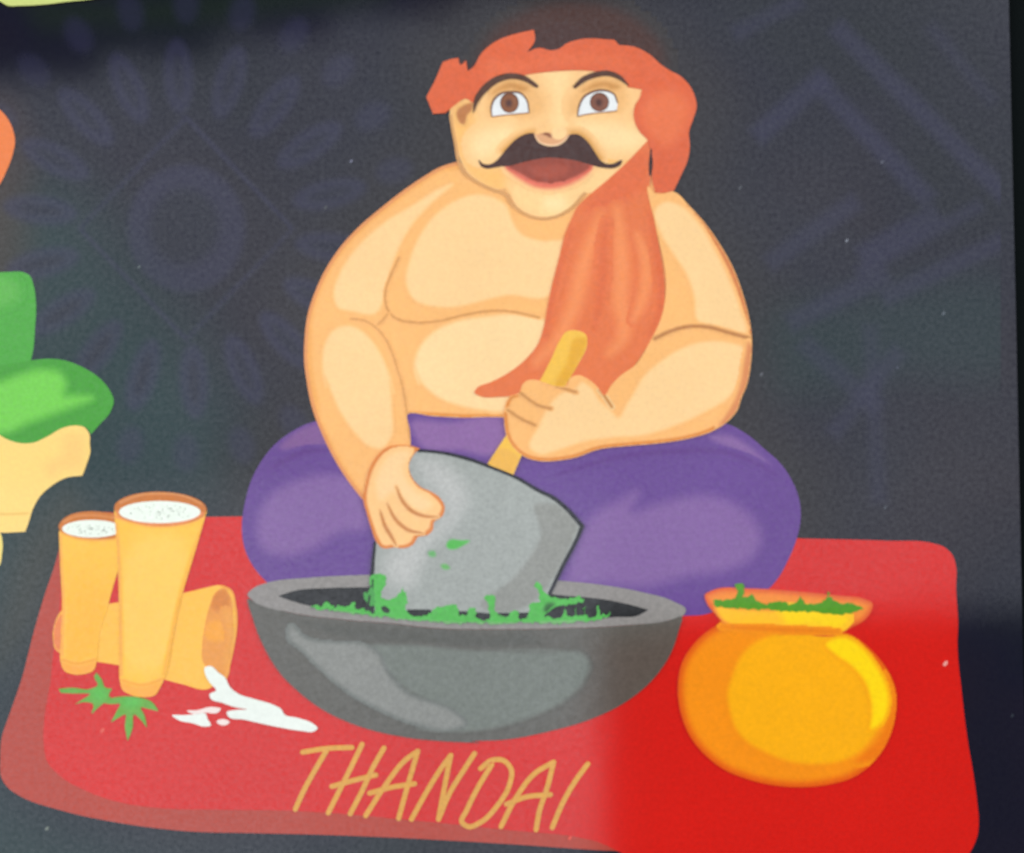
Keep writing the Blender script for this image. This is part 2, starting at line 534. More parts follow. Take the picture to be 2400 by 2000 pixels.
# ================================================================== THE MAN
SK, SKL, SKX, LN, ED = (253, 192, 122), (254, 213, 154), (255, 219, 162), (212, 158, 104), (234, 164, 110)
man = thing('person', 'bare-chested moustached man in purple trousers and orange headscarf, sitting cross-legged and grinding', 'person', (1220, 1420))
p = Part('hair', man, 'dark brown hair above the headscarf')
p.soft("A:470,420 520,300 600,190 740,105 900,45 1100,20 1300,40 1470,100 1600,200 1690,330 1700,470 1400,520 700,560 520,520", 1.2, (85, 82, 82), (99, 79, 74), 44)
p.fill("A:810,345 840,260 870,200 1000,150 1200,200 1400,230 1420,300 1150,300 1000,360 900,350", 1.6, (98, 78, 74))
p.fill("A:345,470 355,400 395,390 420,440 455,400 470,450 440,500", 1.7, (98, 78, 74))
p.done()
# ---- trousers
TR, TL, TD = (127, 99, 163), (151, 122, 176), (121, 90, 153)
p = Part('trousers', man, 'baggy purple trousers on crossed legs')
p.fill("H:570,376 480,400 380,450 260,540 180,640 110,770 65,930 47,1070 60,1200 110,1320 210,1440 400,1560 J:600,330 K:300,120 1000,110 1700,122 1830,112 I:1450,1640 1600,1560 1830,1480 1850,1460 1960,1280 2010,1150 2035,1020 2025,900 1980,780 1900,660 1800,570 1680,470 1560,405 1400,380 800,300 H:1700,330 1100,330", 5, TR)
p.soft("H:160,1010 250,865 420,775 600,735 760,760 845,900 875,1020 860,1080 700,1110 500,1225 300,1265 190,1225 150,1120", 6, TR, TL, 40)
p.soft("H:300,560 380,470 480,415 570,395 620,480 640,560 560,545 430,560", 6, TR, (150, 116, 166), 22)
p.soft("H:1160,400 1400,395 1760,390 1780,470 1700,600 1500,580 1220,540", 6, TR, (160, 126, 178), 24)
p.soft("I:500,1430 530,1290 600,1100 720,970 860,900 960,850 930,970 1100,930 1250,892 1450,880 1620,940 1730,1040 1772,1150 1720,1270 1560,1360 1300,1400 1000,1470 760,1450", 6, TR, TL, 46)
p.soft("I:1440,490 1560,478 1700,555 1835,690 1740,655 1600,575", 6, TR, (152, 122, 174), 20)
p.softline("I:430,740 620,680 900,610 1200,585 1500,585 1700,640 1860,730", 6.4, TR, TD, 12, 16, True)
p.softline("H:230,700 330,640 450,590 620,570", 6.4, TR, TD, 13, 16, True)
p.done()
# ---- body: one mesh of all bare skin (torso, arms, hands, head)
b = Part('body', man)
LEFT = "F:1190,92 1080,125 950,200 820,290 680,400 540,520 430,640 340,770 262,930 212,1080 190,1250 188,1400 205,1530 235,1680 H:530,330 590,480 670,640 760,780 845,890 "
b.fill(LEFT + "H:1000,900 1150,700 1155,540 1150,440 1132,345 1300,352 1500,362 1700,358 1770,362 1900,500 I:900,400 1300,200 G:1400,1200 1250,320 1205,285 1140,200 1060,140 F:1700,60", 9, SK)
OUT = "F:1190,92 1080,125 950,200 820,290 680,400 540,520 430,640 340,770 262,930 212,1080 190,1250 188,1400 205,1530 235,1680 H:530,330 590,480 670,640 760,780 845,890"
b.stroke(OUT, 9.6, ED, 8)
b.softline(OUT.replace("F:1190,92", "F:1195,110").replace("190,1250 188,1400 205,1530 235,1680", "205,1250 203,1400 220,1530 250,1680"), 9.3, SK, (246, 180, 106), 18, 14)
b.softline("H:1135,335 1300,343 1500,353 1770,352", 9.8, SK, (232, 158, 84), 10, 9)
b.soft("F:1150,225 1060,262 900,362 700,485 525,645 405,830 372,960 400,1040 480,1060 650,1072 705,960 742,800 800,640 880,500 1000,365", 10, SK, SKL, 12)
b.soft("F:1180,335 1290,300 1400,312 1500,372 1545,480 1600,558 1720,600 1900,612 1860,800 1780,960 1500,958 1330,998 1180,1032 1040,1032 905,990 850,895 872,720 930,580 1030,440", 10, SK, SKL, 12)
b.soft("F:1760,1130 1560,1086 1350,1102 1150,1140 1000,1222 922,1330 900,1440 930,1540 H:1180,10 1215,110 1330,222 1480,282 1640,312 1800,312 1900,200 2000,0", 10, SK, SKX, 14)
b.soft("F:480,1162 380,1182 320,1262 297,1400 320,1560 H:590,80 620,150 700,330 800,470 900,555 965,562 1020,500 1030,300 1020,100 F:765,1600 720,1440 650,1300 560,1200", 10, SK, SKL, 12)
b.softline("F:800,710 745,830 712,930 710,1010 740,1080 800,1120 900,1137 1050,1130 1200,1095 1350,1067 1500,1062 1720,1105", 10.8, SK, LN, 4.4, 5)
b.softline("F:724,1082 695,1120 660,1152", 11, SK, LN, 4, 5)
b.softline("F:480,1115 560,1122 640,1165 700,1230 755,1340 785,1430 812,1520 832,1610 H:1122,270 1132,345 1142,440 1155,540", 10.9, SK, LN, 3.6, 5)
# right upper arm and forearm with the fist on the handle
b.fill("A:1640,1275 G:1205,283 1300,372 1400,482 1500,622 1590,782 1650,942 1692,1100 1712,1250 1706,1400 1682,1540 1632,1670 I:1630,280 1550,390 1450,452 1300,498 1100,530 900,547 700,572 560,622 450,642 330,647 230,622 150,560 105,480 88,380 92,300 125,222 190,198 205,150 232,122 290,113 350,130 430,155 500,150 520,105 570,83 640,110 700,160 745,215 790,150 850,88 950,15 G:1040,1270 1120,1100 1150,900 1080,500 1040,250", 22, SK)
b.softline("I:190,210 135,230 104,300 100,390 116,480 160,555 235,612 335,637 450,632 560,612 700,562 900,537 1100,520 1300,488 1440,442 1540,380", 22.7, SK, (228, 152, 84), 9, 8)
b.softline("G:1300,385 1400,495 1495,632 1580,790 1640,945 1682,1100 1700,1250", 22.5, SK, (222, 148, 98), 16, 9)
b.soft("G:1080,400 1140,350 1240,372 1350,475 1470,670 1570,880 1630,1040 1668,1210 1560,1180 1450,1158 1365,1130 1335,960 1285,820 1200,690 1120,560", 23, SK, SKL, 12)
b.soft("G:940,1600 1000,1500 1150,1370 1300,1290 1450,1262 1600,1280 1672,1310 1640,1480 I:1575,210 1400,325 1200,415 1000,475 800,490 600,520 450,570 320,598 262,565 320,410 420,240 470,200 560,170 600,130 650,160 720,260 780,310 840,365 885,290", 23, SK, SKL, 12)
b.soft("G:1690,1262 1716,1300 1710,1420 1690,1560 I:1640,290 1560,400 1490,425 1545,335 1600,240 1638,120 1658,0 G:1668,1350", 24.3, SK, (226, 156, 108), 14)
b.softline("G:1075,1245 1180,1195 1300,1165 1430,1170 1560,1205 1698,1242", 24, SK, (200, 146, 98), 9, 6)
b.softline("I:195,200 250,242 320,285 395,302", 24, SK, LN, 7, 5)
b.softline("I:112,312 200,370 292,412", 24, SK, LN, 7, 5)
b.softline("I:335,115 430,155 560,195", 24, SK, LN, 6.5, 5)
b.softline("I:715,180 760,240 795,292", 24, SKL, (206, 150, 90), 7, 5)
# left hand laid on the stone
HAND = "H:845,900 862,800 888,700 940,610 1010,553 1100,541 1175,550 1216,562* 1172,610 1144,680 1163,750 1220,815 1292,848 1350,890 1380,955 1362,1010 1306,1050 1304,1090 1270,1130 1200,1148 1176,1190 1110,1218 1050,1213 970,1217 928,1170 895,1080 868,990"
b.fill(HAND, 22, (230, 150, 88))
b.soft("H:868,900 880,800 905,710 955,625 1020,572 1100,560 1180,566 1152,620 1126,690 1146,762 1205,832 1280,868 1332,905 1358,955 1340,995 1286,1040 1280,1082 1250,1108 1180,1130 1158,1172 1104,1198 1050,1192 975,1196 946,1150 915,1070 886,980", 23, (230, 150, 88), (255, 204, 140), 6)
b.soft("H:930,800 960,690 1030,600 1110,580 1150,590 1110,680 1130,770 1190,845 1270,890 1300,930 1240,970 1100,900 1040,850 960,900", 23.4, (255, 204, 140), (255, 214, 158), 20)
for ln in ("H:1062,815 1100,905 1170,978 1260,1010 1335,1012", "H:1002,925 1058,1030 1140,1098 1240,1120", "H:955,968 990,1075 1035,1150 1062,1200"):
    b.softline(ln, 24, (255, 204, 140), (212, 150, 96), 9, 5, True)
# head
HD = (254, 206, 144)
b.fill("M:20,430 60,365 150,310 300,60 900,-20 1500,-20 1900,180 2000,690 1900,860 1750,1000 1500,1250 1345,1240 1275,1325 1160,1412 1030,1470 900,1482 780,1440 680,1370 615,1270 565,1215 440,1192 290,1112 175,1012 118,900 88,800 58,650 18,520", 13, HD)
b.soft("M:60,400 250,420 260,560 180,700 230,860 330,960 560,990 570,1130 540,1230 380,1180 200,1040 110,860 40,600", 14, HD, (253, 196, 120), 40)
b.soft("M:240,720 330,630 480,590 620,590 640,650 540,760 430,850 330,885 262,850", 14.6, HD, (255, 225, 168), 50)
b.soft("M:1280,560 1500,540 1780,590 1960,690 1900,760 1750,815 1560,790 1420,700 1330,640", 14.6, HD, (255, 224, 166), 46)
b.soft("M:1370,720 1500,800 1620,850 1760,850 1920,790 1800,900 1700,930 1580,930 1500,890", 14.8, HD, (248, 192, 108), 26)
b.soft("M:560,1190 800,1180 1000,1210 1250,1150 1500,1000 1620,1000 1420,1220 1300,1240 1150,1380 980,1440 800,1400 660,1300", 14.2, HD, (254, 213, 150), 30)
b.soft(ell('M', 1050, 1335, 110, 75), 14.5, (254, 213, 150), (255, 228, 170), 36)
b.soft("M:960,40 1180,40 1150,300 1160,600 1060,600 1040,300", 14.3, HD, (255, 219, 158), 40)
b.soft("M:390,440 395,330 440,220 560,140 700,120 850,190 950,330 930,430 830,490 600,500 430,500", 14.7, HD, (243, 190, 126), 34)
b.soft("M:440,250 540,165 680,150 790,210 740,235 620,205 510,230", 15.4, (243, 190, 126), (212, 158, 96), 20)
b.soft("M:1190,420 1200,310 1290,200 1450,115 1610,115 1740,200 1770,340 1700,440 1560,470 1260,510", 14.7, HD, (243, 190, 126), 34)
b.soft("M:1330,230 1440,150 1570,135 1690,190 1640,215 1540,190 1430,205", 15.4, (243, 190, 126), (212, 158, 96), 20)
b.soft("M:520,830 610,720 710,650 800,610 860,610 840,660 760,680 660,750 580,850", 15, HD, (226, 170, 96), 22)
b.soft("M:1200,620 1290,620 1390,690 1480,820 1530,900 1480,920 1400,790 1300,690 1210,680", 15, HD, (226, 170, 96), 22)
b.stroke("M:26,470 45,600 74,750 99,900 150,1020 278,1118 440,1198 560,1245 620,1330 700,1402 830,1466 930,1482 1050,1466 1180,1402 1270,1322 1310,1270 1345,1235", 16.5, (220, 170, 116), 6.5)
b.softline("M:555,1205 590,1260 620,1330", 16.9, (253, 198, 128), (220, 170, 116), 7, 6)
b.done()

# ---- face parts
BR = (112, 86, 72)
p = Part('ear', man); p.soft("M:78,440 150,368 245,345 235,420 190,470 160,560 120,548 92,500", 17, (253, 200, 126), (202, 144, 98), 8)
p.stroke("M:30,420 70,375 150,330 240,330", 17.4, (248, 196, 128), 6); p.done()
def eye(white, top, icx, icy, irx, iry, lid, shade):
    e = Part('eye', man); e.fill(white, 17, (236, 240, 240))
    e.stroke(top, 18.5, (140, 108, 92), [2, 4.5, 5.5, 5, 4, 2.5])
    e.stroke(lid, 18.5, (176, 128, 96), 2.6)
    eo = e.done()
    q = Part('iris', eo); q.fill(ell('M', icx, icy, irx, iry, 36), 17.6, (122, 90, 76)); q.soft(ell('M', icx, icy + 6, irx * .9, iry * .9, 32), 17.9, (122, 90, 76), shade, 6); q.done()
    q = Part('pupil', eo); q.soft(ell('M', icx - 5, icy + 5, 32, 36), 18.2, shade, (108, 80, 72), 9); q.done()
eye("M:435,482* 424,400 448,320 510,262 620,240 718,255 772,320 797,442* 680,452 540,465", "M:432,482 425,400 450,318 515,258 622,238 720,254 775,320 797,440", 605, 345, 92, 100, "M:436,482 540,468 680,455 797,444", (160, 112, 84))
eye("M:1275,477* 1290,380 1340,285 1430,236 1550,225 1630,260 1666,340 1660,422* 1550,434 1400,450", "M:1275,475 1290,380 1340,285 1430,235 1550,224 1632,260 1668,345", 1490, 338, 94, 94, "M:1276,478 1400,453 1550,437 1660,424", (152, 108, 92))
p = Part('eyebrow', man); p.stroke("M:250,440 285,310 365,205 480,118 620,82 750,105 872,182", 21.5, BR, [2, 13, 17, 16, 14, 13, 8]); p.done()
p = Part('eyebrow', man); p.stroke("M:1248,188 1335,115 1450,70 1570,55 1685,95 1772,172", 21.5, BR, [8, 13, 13, 13, 11, 3]); p.done()
p = Part('mouth', man)
p.soft("M:560,975 700,925 850,885 1000,870 1150,880 1300,910 1430,955 1380,1040 1270,1120 1150,1172 1000,1196 850,1176 720,1110 620,1040", 17, (254, 208, 146), (236, 136, 116), 16)
p.soft("M:590,970 700,930 850,885 1000,870 1150,880 1300,915 1400,965 1290,1055 1150,1108 1000,1132 850,1114 700,1036", 18, (236, 136, 116), (170, 98, 84), 9)
p.soft("M:800,1000 1000,960 1200,990 1150,1060 1000,1090 860,1060", 18.4, (170, 98, 84), (184, 106, 90), 16)
p.done()
p = Part('moustache', man, 'thick dark curled moustache')
p.fill("M:302,903 340,942 400,952 460,928 520,868 600,770 700,682 790,645 850,642* 858,680 885,725 940,755 1020,768 1100,754 1160,700 1205,655* 1265,652 1335,690 1400,760 1450,840 1510,920 1580,948 1640,938 1712,906 1702,950 1640,986 1560,988 1460,972 1380,950 1250,912 1100,890 980,884 850,904 700,940 600,968 520,972 440,986 380,992 322,966", 19, (98, 78, 70))
p.done()
p = Part('nose', man)
p.fill("M:848,642 880,660 905,648 1000,640 1060,690 1120,690 1195,655 1165,705 1100,755 1020,770 940,757 880,722", 20, (230, 176, 132))
p.stroke("M:862,668 890,722 945,752 1020,764 1095,750 1155,708 1185,668", 20.3, (246, 206, 164), [2, 4, 5, 5, 5, 4, 2])
p.soft("M:905,642 1005,632 1016,690 965,668", 21, (230, 176, 132), (160, 112, 88), 5)
p.fill("M:1032,600 1158,600 1170,648 1142,690 1105,708 1060,704 1028,680 1018,640", 20.6, (255, 215, 156))
p.done()
# ---- headscarf
OR = (230, 125, 89)
p = Part('headscarf', man, 'orange headscarf knotted round the head')
p.fill("A:138,640* 200,520 245,412* 300,392 350,384* 362,430 380,420 398,400* 410,470* 440,450 500,352 600,272 740,222 842,200* 852,262 800,345* 880,318 960,335 1005,325 1060,288 1150,262 1370,265* 1402,300* 1500,310 1600,360 1680,430 1740,470* 1800,500 1860,560 1900,640 1911,700 1890,780 1860,870 1866,960 1850,1060 1810,1150 1762,1252* 1700,1268 1640,1265* 1618,1180 1622,1050 1600,960 1588,918* 1540,870 1502,790 1506,700 1540,640 1552,590* 1460,575* 1440,530 1350,492 1180,466 1000,470 830,488 680,518 560,556 480,620 442,680* 400,650 330,690 262,745* 182,750*", 20, OR)
p.soft("A:1560,700 1700,600 1820,640 1860,720 1820,860 1700,960 1620,900 1560,800", 20.7, OR, (238, 138, 97), 40)
p.soft("A:520,430 800,400 1100,360 1400,380 1500,440 1200,440 800,460 540,520", 20.7, OR, (234, 131, 93), 40)
p.done()
OT, OTL, OTD = (237, 141, 95), (246, 157, 104), (229, 130, 90)
p = Part('scarf_tail', man, 'long loose orange end of the headscarf over the chest')
p.fill("A:1590,925* 1450,1070 1330,1180 1200,1290 1130,1360 1090,1440 1050,1530 1012,1680 G:400,900 370,1050 345,1180 310,1280 240,1370 130,1460 0,1530 F:1310,1568 1293,1597 1330,1620 1450,1626 1560,1612 G:200,1590 500,1640 780,1600 880,1500 1000,1335 1072,1230 1132,1090 1143,950 1132,800 1102,620 1062,390 1042,240 A:1606,1190 1612,1060 1605,985", 18, OT)
p.soft("G:960,10 1040,20 1035,160 1020,240 900,330 760,420 620,400 700,280", 18.6, OT, (233, 132, 92), 40)
p.softline("G:720,440 660,600 600,800 560,980 500,1140 430,1260 300,1400", 18.9, OT, OTL, 34, 34, True)
p.softline("G:830,400 850,600 860,800 850,1000 880,1150 860,1250 780,1340", 18.9, OT, OTL, 38, 34, True)
p.softline("G:960,560 1010,700 1020,850 990,1000 940,1120", 18.9, OT, OTL, 26, 26, True)
p.softline("G:760,480 740,640 735,840 710,1020 680,1180", 19.3, OT, OTD, 20, 26, True)
p.softline("G:1040,420 1080,620 1108,800 1118,950 1100,1090 1040,1220", 19.3, OT, OTD, 18, 20, True)
p.softline("G:540,520 470,720 415,920 385,1080 350,1230", 19.3, OT, OTD, 14, 18, True)
p.stroke("A:1612,985 1608,1080 1606,1150", 21.5, (80, 50, 46), [3, 8, 5])
p.done()

# ================================================================== MORTAR
mor = thing('mortar', 'wide grey stone mortar bowl standing on the mat in front of the man', 'mortar bowl', (1090, 1735))
RIM = (162, 159, 156)
rimfront = "K:1690,112 1600,147 1300,184 900,203 500,209 0,197 J:1100,458 700,424 350,376 130,312"
p = Part('rim', mor)
p.fill("J:85,262 130,216 210,186 500,151 880,132 1200,120 1700,118 I:430,1428 700,1455 1000,1508 1200,1568 1282,1625 " + rimfront, 12, RIM, 0.16)
p.done()
p = Part('cavity', mor)
p.fill("J:285,272* 400,236 600,220 880,214 1400,200 I:500,1530 750,1555 900,1585 1035,1622* K:1380,122 1250,130 1000,140 500,148 0,148 J:900,392 600,357 400,312", 13, (62, 61, 60), 0.2)
p.done()
MB = (122, 121, 116)
p = Part('bowl', mor)
p.fill("J:92,290 120,420 200,620 300,780 420,900 600,1030 800,1120 1100,1195 1400,1226 1600,1231 K:300,946 500,935 800,880 1100,790 1300,690 1500,520 1600,370 1650,230 1672,125 1600,149 1300,186 900,205 500,211 0,199 J:1100,460 700,426 350,378 130,314", 14, MB, 0.16)
p.soft("K:1120,300 1300,225 1600,150 1800,100 1750,400 1500,700 1300,860 1000,900 1040,700 1100,480", 14.5, MB, (122, 113, 107), 150, 0.16, True, 0.05, 0.9)
p.soft("J:700,460 1400,500 K:400,250 700,250 760,300 600,336 300,340 J:1300,600 1000,580 800,560 400,430", 14.9, MB, (111, 112, 107), 30, 0.16, True, 0.05, 0.8)
p.soft("J:860,610 1080,592 1500,625 2100,640 K:500,345 900,352 1020,368 1066,430 1040,530 950,640 700,780 420,860 200,880 -60,860 J:1440,1120 1340,1010 1100,860 980,745", 15.5, (119, 118, 113), (138, 144, 138), 16, 0.16)
p.soft("J:370,470 450,545 650,585 850,600 930,650 985,760 1080,880 1200,950 1330,990 1450,1050 1505,1105 1440,1135 1200,1105 950,1005 700,855 540,710 440,610 360,540", 16, (135, 139, 135), (157, 159, 155), 14, 0.16)
p.done()

# ================================================================== PESTLE
pes = thing('pestle', 'large grey stone pestle block with a yellow wooden handle, leaning in the mortar', 'pestle', (1060, 1430))
p = Part('handle', pes, 'yellow wooden handle held in the fist')
p.fill("G:338,1492 400,1370 450,1262 500,1196 560,1190 626,1220 632,1282 580,1400 522,1500 H:1862,658 1830,735* 1740,705 1660,664*", 20.5, (248, 198, 88))
p.soft("G:560,1240 628,1240 575,1410 480,1560 430,1560 500,1400", 21, (248, 198, 88), (236, 180, 72), 14)
p.soft("H:1660,664 1740,560 1880,640 1830,735 1740,705", 21.2, (248, 198, 88), (240, 186, 92), 10)
p.done()
STO = (172, 177, 173)
p = Part('stone', pes)
p.fill("H:912,1650* 908,1400 925,1190 960,900 1100,620 1216,577* 1330,586 1500,622 1700,692 1850,755 2000,842 I:400,880 500,960 600,1075* 560,1170 480,1320 388,1512* Q:1440,400 1400,465* 900,470 470,458 230,465*", 20.9, STO, 0.15)
p.soft("H:1180,640 1300,630 1480,760 1520,900 1400,1100 1280,1200 1220,1340 1150,1460 1020,1420 1000,1280 1060,1220 1200,1150 1320,1060 1390,960 1300,840", 21.4, STO, (189, 191, 188), 60, 0.15)
p.soft("I:290,930 420,930 570,1080 530,1180 400,1430 250,1590 30,1640 -60,1600 130,1430 260,1270 330,1130", 21.4, STO, (162, 164, 159), 14, 0.15)
p.stroke("H:1205,578 1330,588 1500,624 1700,694 1850,757 2000,844 I:400,882 500,962 600,1075* 560,1170 480,1320 386,1516", 21.9, (74, 68, 78), [7, 7, 8, 7, 7, 8, 9, 9, 10, 9, 9, 8])
p.stroke("H:922,1180 908,1330 902,1480 910,1640", 21.9, (74, 68, 78), [6, 9, 10, 6])
p.stroke("Q:470,458 620,458", 21.9, (70, 68, 68), 9)
p.stroke("Q:800,466 890,470 1060,490 1170,488 1300,482 1420,468", 21.9, (70, 68, 68), [6, 8, 12, 10, 9, 6])
p.done()
GS = (108, 196, 104)
for pts, cc, ww in (("H:1388,1205 1410,1162 1480,1165 1545,1168 1500,1200 1440,1226 1402,1222", GS, 5), ("H:1268,1245 1312,1234 1322,1270 1280,1272", (126, 188, 126), 6), ("H:1352,1328 1390,1320 1416,1350 1370,1356", (126, 192, 120), 6)):
    q = Part('leaf_smear', pes); q.soft(pts, 22.3, STO, cc, ww, 0.12); q.done()

# ================================================================== GROUND LEAVES IN THE MORTAR
hb = thing('crushed_leaves', 'bright green crushed leaves heaped in the mortar round the foot of the grey pestle', 'crushed leaves', (1090, 1455))
p = Part('leaf_mash', hb)
p.fill(rough("Q:-214,432 -170,408 -140,425 -100,385 -60,425 -20,420 30,428 90,395 112,450 150,435 190,458 228,470 214,350 216,206 312,208 316,260 286,320 292,362 400,348 434,288 455,348 466,468 630,472 660,440 740,420 808,413 820,450 880,488 900,440 940,428 946,500 1050,508 1030,420 1018,350 1070,345 1078,440 1110,490 1168,490 1200,455 1240,455 1252,505 1318,490 1322,410 1390,398 1400,480 1440,490 1555,490 1572,440 1590,490 1640,490 1647,432 1665,490 1698,490 1707,428 1725,490 1788,490 1806,408 1826,480 1895,468 1860,502 1700,527 1300,541 900,541 500,522 200,488 0,460 -120,445", 2.0, 1), 23, GS, 0.14)
p.softline("Q:-120,448 0,462 200,492 500,522 900,541 1300,541 1700,527", 23.5, GS, (150, 190, 142), 5, 6)
p.fill("Q:282,428 300,418 345,462 318,470 290,455", 23.6, (72, 84, 70))
p.done()
p = Part('leaf_clump', hb); p.fill(rough("Q:1362,266 1390,258 1420,320 1480,358 1580,368 1690,363 1702,385 1600,410 1500,430 1440,480 1400,500 1378,440 1394,400 1388,340", 1.8, 2), 23.2, GS, 0.14)
p.soft("Q:1420,440 1450,400 1500,400 1480,440 1440,470", 23.7, GS, (72, 120, 74), 12, 0.14); p.done()
p = Part('leaf_clump', hb); p.fill(rough("Q:148,352 190,312 214,290 216,420 190,402 170,380", 1.8, 3), 23.2, (98, 176, 100), 0.14)
p.stroke("Q:222,235 222,290", 23.7, (70, 90, 80), 4); p.stroke("Q:200,350 196,430 222,470", 23.7, (70, 84, 76), 5); p.done()

# ================================================================== CLAY POT
pot = thing('pot', 'round golden-yellow pot with a flared neck standing at the right of the mortar', 'pot', (1875, 1840))
PB = (246, 146, 32)
p = Part('pot_body', pot)
POUT = "L:100,735 0,800 K:1750,310 1675,430 1648,580 1667,760 1732,920 1832,1040 1950,1130 2100,1192 R:0,1180 150,1138 300,1040 420,900 500,720 528,560 L:1260,1180 1212,1050 1122,930 1012,832 905,770 880,735"
p.fill(POUT, 13, (226, 92, 30), 0.07, False)
p.soft(inset(POUT, 13), 13.2, (226, 92, 30), PB, 26, 0.07, False)
p.soft("L:860,800 600,788 450,808 330,860 240,950 188,1070 155,1200 170,1300 210,1420 290,1510 400,1572 550,1632 750,1652 900,1632 1030,1562 1110,1470 1180,1300 1165,1100 1080,980 950,870", 14, PB, (251, 176, 20), 16, 0.07, False)
p.soft("L:800,868 880,828 935,830 1040,900 1130,1020 1190,1140 1206,1220 1196,1310 1160,1382 1095,1422 1102,1330 1095,1230 1060,1120 960,1000 860,930", 15, (250, 170, 26), (255, 216, 4), 14, 0.07, False)
p.soft("L:1000,1640 1150,1480 1225,1300 1240,1180 1200,1060 1250,1120 1275,1220 1235,1440 1130,1620", 13.6, PB, (238, 124, 26), 20, 0.07, False)
p.done()
p = Part('neck', pot)
NOUT = "L:3,545 60,512 300,502 600,520 900,550 1050,570 1107,602 1100,642 1050,712 960,762 905,795 500,775 130,745 90,692 20,605"
p.fill(NOUT, 16, (224, 92, 48), 0.07, False)
p.soft(inset(NOUT, 9), 16.3, (224, 92, 48), (242, 142, 56), 20, 0.07, False)
p.soft("L:80,628 200,638 500,652 900,668 970,680 940,722 900,752 700,748 400,742 180,736 120,702", 17, (240, 138, 56), (255, 192, 46), 12, 0.07, False)
p.soft("L:500,670 900,678 950,690 920,735 700,735 540,720", 17.6, (255, 192, 46), (255, 214, 14), 24, 0.07, False)
p.clip = None
p.softline("L:110,752 300,762 600,775 880,785", 18, (246, 150, 34), (234, 124, 26), 9, 12, True, 0.07, False)
p.done()
hp = thing('chopped_leaves', 'dark green chopped leaves filling the mouth of the golden pot', 'chopped leaves', (1870, 1425))
p = Part('leaf_layer', hp)
p.fill(rough("L:60,602 72,576 150,576 206,568 216,520 203,482 262,476 266,502 250,560 322,545 342,575 400,606 440,590 500,585 540,600 590,595 640,562 662,600 700,605 750,600 798,568 810,522 842,570 900,600 1020,615 1036,632 990,656 700,656 400,642 150,626 72,616", 1.8, 4), 18.5, (82, 150, 18), 0.12, False)
p.done()

# ================================================================== TUMBLERS
CU, CR_, CB = (255, 199, 84), (214, 140, 80), (255, 178, 84)
def froth(par, outline, z):
    q = Part('froth', par); q.fill(outline, z, (240, 250, 238), 0.07)
    pts = np.array(poly(outline)); lo, hi = pts.min(0), pts.max(0)
    rng = np.random.default_rng(int(lo[0]))
    c = (lo + hi) / 2; r = (hi - lo) / 2
    for _ in range(55):
        a, d = rng.uniform(0, 6.28), rng.uniform(0, 0.78) ** 0.7
        x, y = c[0] + r[0] * d * math.cos(a), c[1] + r[1] * d * math.sin(a) * 0.8
        s = rng.uniform(0.9, 2.3)
        q.fill([(x - s, y), (x, y + s * .8), (x + s, y), (x, y - s * .8)], z + 0.5, (150, 162, 146), 0.1, True, floor=z * U, clip=False)
    q.done()
tb = thing('tumbler', 'toppled yellow tumbler lying behind the two standing ones, its mouth to the right', 'tumbler', (340, 1560), 'yellow tumblers of milk drink')
p = Part('cup', tb)
p.fill("D:348,1400 356,1300 385,1232 740,1160 1000,1120 1240,1085 1350,1058 1460,1044 1512,1070 1546,1180 1552,1320 1532,1450 1502,1580 1480,1668 E:1440,560 1362,604 1200,572 1100,546 775,446 640,424 400,372 362,340", 4, (255, 196, 88))
p.soft("D:330,1300 400,1230 420,1500 380,1480", 4.6, (255, 196, 88), (240, 150, 100), 16)
p.done()
p = Part('mouth', tb)
p.fill("D:1425,1078 1470,1058 1508,1105 1530,1250 1532,1350 1512,1480 1478,1640 E:1468,515 1400,500 1335,430 D:1328,1420 1342,1320 1372,1190", 5, (238, 166, 90))
p.soft("D:1345,1308 1532,1305 1532,1372 1338,1378", 5.6, (238, 166, 90), (248, 174, 80), 14)
p.soft("D:1400,1100 1470,1070 1510,1150 1500,1200 1390,1200", 5.6, (238, 166, 90), (224, 150, 84), 16)
p.soft("D:1480,1200 1535,1230 1530,1460 1490,1600 1470,1560 1500,1400", 5.9, (238, 166, 90), (240, 170, 90), 16)
p.stroke("D:1460,1048 1512,1074 1544,1180 1550,1320 1530,1450 1500,1580 1482,1650", 6.4, (246, 174, 86), 5)
p.done()
tb = thing('tumbler', 'narrower yellow tumbler standing at the back left, partly hidden by the taller one', 'tumbler', (183, 1575), 'yellow tumblers of milk drink')
p = Part('cup', tb)
p.fill("D:386,690* 395,900 408,1200 400,1400 E:402,440 420,480 480,506 560,502 615,480 634,420 D:655,1350 702,1200 742,1050 790,880 790,650 700,610 480,625", 7, CU)
p.soft("D:360,1050 800,1050 700,1600 380,1640", 7.3, CU, (255, 190, 78), 170)
p.softline("D:392,720 402,900 416,1200 408,1400 E:408,420", 7.6, CU, (250, 176, 92), 7, 8)
p.soft("E:395,405 500,435 632,405 628,470 560,505 480,508 410,480", 7.6, CU, CB, 8)
p.softline("E:402,408 500,436 632,408", 8, (255, 190, 88), (244, 168, 72), 4, 5)
p.softline("D:400,690 480,722 600,740 750,732", 8, CU, (240, 166, 92), 7, 7)
p.done()
p = Part('rim', tb)
p.fill("D:384,660 396,628 450,585 560,558 680,562 775,585 775,720 680,738 560,732 450,708", 8.2, CR_)
p.softline("D:420,625 480,595 580,582 760,600", 8.6, CR_, (226, 158, 100), 4, 4)
p.done()
froth(tb, ell("D", 605, 671, 196, 58), 9)
tb = thing('tumbler', 'tall yellow tumbler full of white froth standing in front of the others', 'tumbler', (335, 1630), 'yellow tumblers of milk drink')
p = Part('cup', tb)
